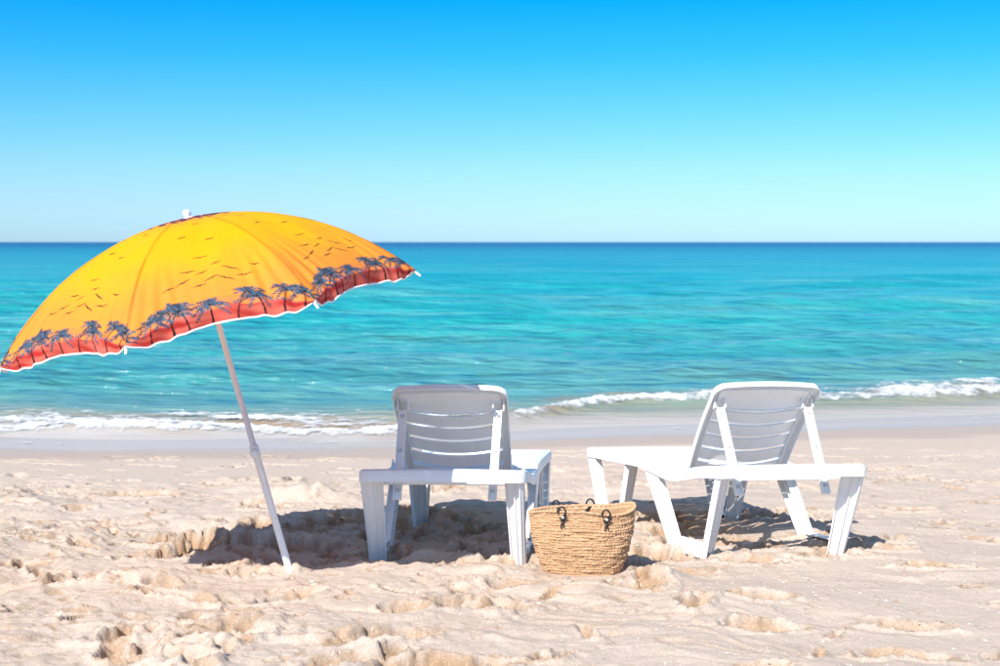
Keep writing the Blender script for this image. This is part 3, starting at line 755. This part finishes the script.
def make_umbrella():
    base = Vector((UMB[0], UMB[1], .012)); apex = Vector((-1.243, 5.165, 1.466)); ax = (apex-base).normalized(); L = (apex-base).length
    root = empty('beach_umbrella', base)
    q_ = ax.to_track_quat('Z', 'Y'); tilt = Matrix.Translation((0,0,L)) @ (q_.inverted() @ Matrix.Rotation(math.radians(2.2), 3, 'Y').to_quaternion() @ q_).to_matrix().to_4x4() @ Matrix.Translation((0,0,-L)); root.rotation_mode = 'QUATERNION'; root.rotation_quaternion = q_
    # spin so that the panels face as in the photograph
    inv = q_.inverted() @ Vector((0,-1,0)); spin = math.atan2(inv.x, -inv.y) + math.radians(14.8)
    tag(root, 'orange and yellow beach umbrella with palm tree print, leaning left over the sand', 'beach umbrella')
    for k in range(8):
        p = make_panel(root, k)
        p.matrix_local = tilt @ Matrix.Translation((0, 0, L)) @ Matrix.Rotation(spin + k*PI/4, 4, 'Z')
        if k: pass
    for k in range(8):
        a = spin + (k+.5)*PI/4; path = []
        for i in range(17):
            th = TH*i/16*1.012; r_ = (RS-.006)*math.sin(th); path.append((r_*math.sin(a), -r_*math.cos(a), L+RS*(math.cos(th)-1)-.005))
        path = [tuple(tilt @ Vector(p)) for p in path]
        rib = mesh('rib', *tube(path, .0022, 6), M_STEEL, root, True)
        e = Vector(path[-1]); d = (e-Vector(path[-2])).normalized()
        mesh('rib_tip', *tube([e-d*.012, e, e+d*.014, e+d*.018], [.0045,.0055,.005,.002], 8), M_WHITE, rib, True)
        m_ = Vector(path[8]); mesh('stretcher', *tube([(0.014*math.sin(a), -.014*math.cos(a), L-.30), m_], .002, 6), M_STEEL, rib, True)
    mesh('pole', *tube([(0,0,.52), (0,0,L-.01)], .0120, 20), M_POLE, root, True)
    mesh('lower_pole', *tube([(0,0,-.30), (0,0,.0), (0,0,.535)], .0150, 20), M_POLE, root, True)
    jt = mesh('pole_joint', *lathe([(.0150,.500),(.0185,.503),(.0190,.545),(.0165,.552),(.0122,.556)], 20), M_WHITE, root, True)
    V, F = lathe([(.005,0),(.005,.012),(.015,.013),(.018,.018),(.018,.026),(.014,.031),(0,.032)], 14, Matrix.Translation((.014,-.004,.525)) @ Matrix.Rotation(PI/2, 4, 'Y'))
    mesh('clamp_knob', V, F, M_WHITE, jt, True)
    mesh('runner', *lathe([(.013,L-.33),(.020,L-.33),(.020,L-.285),(.013,L-.285)], 16), M_WHITE, root, True)
    fin = mesh('finial', *lathe([(.0,L+.034),(.006,L+.033),(.0125,L+.029),(.0165,L+.021),(.0165,L+.013),(.013,L+.008),(.013,L+.004),(.024,L+.001),(.025,L-.002),(.012,L-.004)], 20), M_WHITE, root, True)
    return root
make_umbrella()

# ------------------------------------------------------------------ straw bag
def make_bag():
    z0 = gz(*BAG)-.006
    root = empty('straw_bag', (BAG[0], BAG[1], z0)); root.rotation_euler = (.03, .0, -.06)
    tag(root, 'woven straw beach bag with black leather handle loops on the sand between the loungers', 'bag')
    Ht = .272; rows = 24; per = 8; nA = 420
    def dims(h):          # h 0..1
        a = .150 + .062*h**.85 + .013*math.sin(h*PI); b = .088 - .014*h + .012*math.sin(h*PI); return a, b
    P_ = []; fib = []
    ang = np.linspace(0, 2*PI, nA, endpoint=False)
    ca, sa = np.cos(ang), np.sin(ang); e = .78
    cx = np.sign(ca)*np.abs(ca)**e; cy = np.sign(sa)*np.abs(sa)**(e)
    def ring(h, off, zoff=0.):
        a, b = dims(h)
        pin = .020*np.clip(h-.55, 0, 1)/.45*(np.abs(cx))**3      # mouth pulled at the ends
        x = (a+off)*cx; y = (b-pin+off)*cy
        z = Ht*h + zoff + .006*vnoise(ang*2.2+h*3, ang*0+h*9, 14)*math.sin(PI*min(h,1)) + (-.030*(-cx)*(cx < 0) - .004*cx + .008*np.sin(ang*2+.5) + .006*np.sin(ang*3+1.2) - .007*(1-cx*cx))*h*h
        lean = .012*h*np.sin(ang*3+1)*.4
        return np.stack([x, y+lean, z], -1)
    for i in range(4):      # bottom
        P_.append(ring(0, -.085*(1-i/4)-.004) + np.array([0,0,.004])); fib.append(np.ones(nA))
    for rI in range(rows):
        for k in range(per):
            f = (k+.5)/per; h = (rI+f)/rows
            bulge = math.sqrt(max(0, 1-(2*f-1)**2))
            tw = np.sin(ang*78 + (f-.5)*3.2 + rI*1.7 + 2.4*vnoise(ang*9, ang*0+rI, 3))     # twisted strands of the cord
            n = vnoise(ang*40+rI*13, ang*0+rI*3.3+f*2, 5)
            off = .0046*bulge + .0018*tw*bulge + .0026*n*bulge + .0035*vnoise(ang*6, ang*0+rI, 9)
            P_.append(ring(h, off)); fib.append(np.clip(bulge*(.80+.22*tw)+.12*n, 0, 1))
    P_ = P_[:]
    inner = [ring(1., -.004, .002)] + [ring(h, -.010) for h in (.95,.8,.6,.4,.2,.05)] + [ring(.04, -.09)]
    P_ += inner; fib += [np.ones(nA)*.9]+[np.ones(nA)*.6]*7
    body, _ = gridmesh('woven_body', np.stack(P_), M_STRAW, root, closed_u=True)
    fattr(body, 'fibre', np.stack(fib))
    # rolled rim
    P2 = []; f2 = []
    for k in range(9):
        t_ = 2*PI*k/8; tw = np.sin(ang*60 + t_*1.0)
        P2.append(ring(1., .002+.0075*math.cos(t_)*(1+.12*1), .003+.0065*math.sin(t_)) + np.stack([cx*.0016*tw, cy*.0016*tw, .0014*tw], -1)); f2.append(np.clip(.82+.2*tw, 0, 1))
    rim, _ = gridmesh('rim', np.stack(P2), M_STRAW, root, closed_u=True); fattr(rim, 'fibre', np.stack(f2))
    # a few loose straw ends
    rs = random.Random(3); parts = []
    for i in range(46):
        k = rs.randrange(nA); h = rs.uniform(.1, 1); p = Vector(ring(h, .008)[k]); d = Vector((rs.uniform(-1,1), -.25 if sa[k] < 0 else .25, rs.uniform(-.5,.9))).normalized()*rs.uniform(.008,.02)
        parts.append(tube([p, p+d*.6, p+d+Vector((0,0,-.002))], [.0007,.0006,.0003], 4))
    mesh('straw_ends', *join(parts), M_STRAW, root)['kind'] = 'stuff'
    # handles: on each side a leather cord with two toggles threaded through the weave
    def handle(side, x0, x1, lift):
        yk = -1 if side < 0 else 1
        def on(x, h, o=.012):
            r_ = ring(h, o); m = (sa*yk > 0); i = np.argmin(np.abs(r_[:,0]-x)+(~m)*9); return Vector(r_[i])
        parts = []
        for x in (x0, x1):
            top = on(x, 1.0, .010); mid = on(x, .93, .014); low = on(x, .845, .014)
            loop = []
            for k in range(13):
                t_ = PI*k/12; loop.append(top + Vector((.017*math.cos(t_)*1.0-.004, yk*(.003), .001+.026*math.sin(t_))))
            parts.append(tube(loop, .0036, 8))
            tb = tube([top+Vector((.012,0,.004)), mid+Vector((.004,0,0)), (mid+low)/2+Vector((-.002,0,0)), low], [.0045,.0065,.006,.0045], 8); parts.append(tb)
            parts.append(tube([low+Vector((-.004,0,0)), low+Vector((-.007,yk*.003,-.018))], [.003,.0025], 6)); parts.append(tube([low+Vector((.004,0,0)), low+Vector((.006,yk*.003,-.016))], [.003,.0025], 6))
            parts.append(tube([mid+Vector((-.016,yk*.003,.002)), mid+Vector((0,yk*.007,-.002)), mid+Vector((.017,yk*.003,.004))], [.003,.0055,.003], 8))
        a = on(x0, 1., 0); b = on(x1, 1., 0); cord = []
        for k in range(17):
            t_ = k/16; p = a.lerp(b, t_); cord.append(p + Vector((0, -yk*.035*math.sin(PI*t_), -.05*math.sin(PI*t_)+.012*(1-abs(2*t_-1)**6))))
        parts.append(tube(cord, .0045, 8))
        h_ = mesh('handle', *join(parts), M_LEATHER, root, True)
        for x in (x0, x1):
            mid = on(x, .93, .020); V, F = lathe([(0,.006),(.004,.0055),(.006,.003),(.0062,0),(.004,-.004)], 12, Matrix.Translation(mid+Vector((.001,yk*.002,.004))) @ Matrix.Rotation(yk*-PI/2, 4, 'X'))
            mesh('bead', V, F, M_BRASS, h_, True)
    handle(-1, -.078, .100, 1); handle(1, -.105, .040, 1)
    return root
make_bag()

# ------------------------------------------------------------------ shells and pebbles strewn on the sand
def strewn(name, n, mat, label, rmin, rmax, seed, flat):
    rs = random.Random(seed); parts = []
    for i in range(n):
        yy = rs.uniform(3.6, 7.8); xx = rs.uniform(-2.2, 2.4)
        if rs.random() < .5: xx = rs.uniform(.4, 2.4)
        r_ = rs.uniform(rmin, rmax)*(1 if rs.random() < .9 else 1.7); z = gz(xx, yy); M = Matrix.Translation((xx, yy, z+.15*r_)) @ Matrix.Rotation(rs.uniform(0, 6), 4, 'Z') @ Matrix.Rotation(rs.uniform(-.4,.4), 4, 'X')
        V = []; k = 6
        for a in range(k):
            t_ = 2*PI*a/k; w_ = r_*rs.uniform(.65, 1.2); V.append(M @ Vector((w_*math.cos(t_), w_*.75*math.sin(t_), 0)))
        V.append(M @ Vector((0,0,r_*flat))); V.append(M @ Vector((0,0,-r_*flat)))
        F = [(a, (a+1)%k, 6) for a in range(k)] + [((a+1)%k, a, 7) for a in range(k)]
        parts.append((V, F))
    o = mesh(name, *join(parts), mat); tag(o, label, kind='stuff')
strewn('shell_fragments', 600, M_SHELL, 'tiny pale shell fragments strewn over the sand', .003, .0075, 2, .3)
strewn('sand_crumbs', 260, M_PEB, 'small brown pebbles and crumbs scattered on the sand', .002, .006, 8, .6)
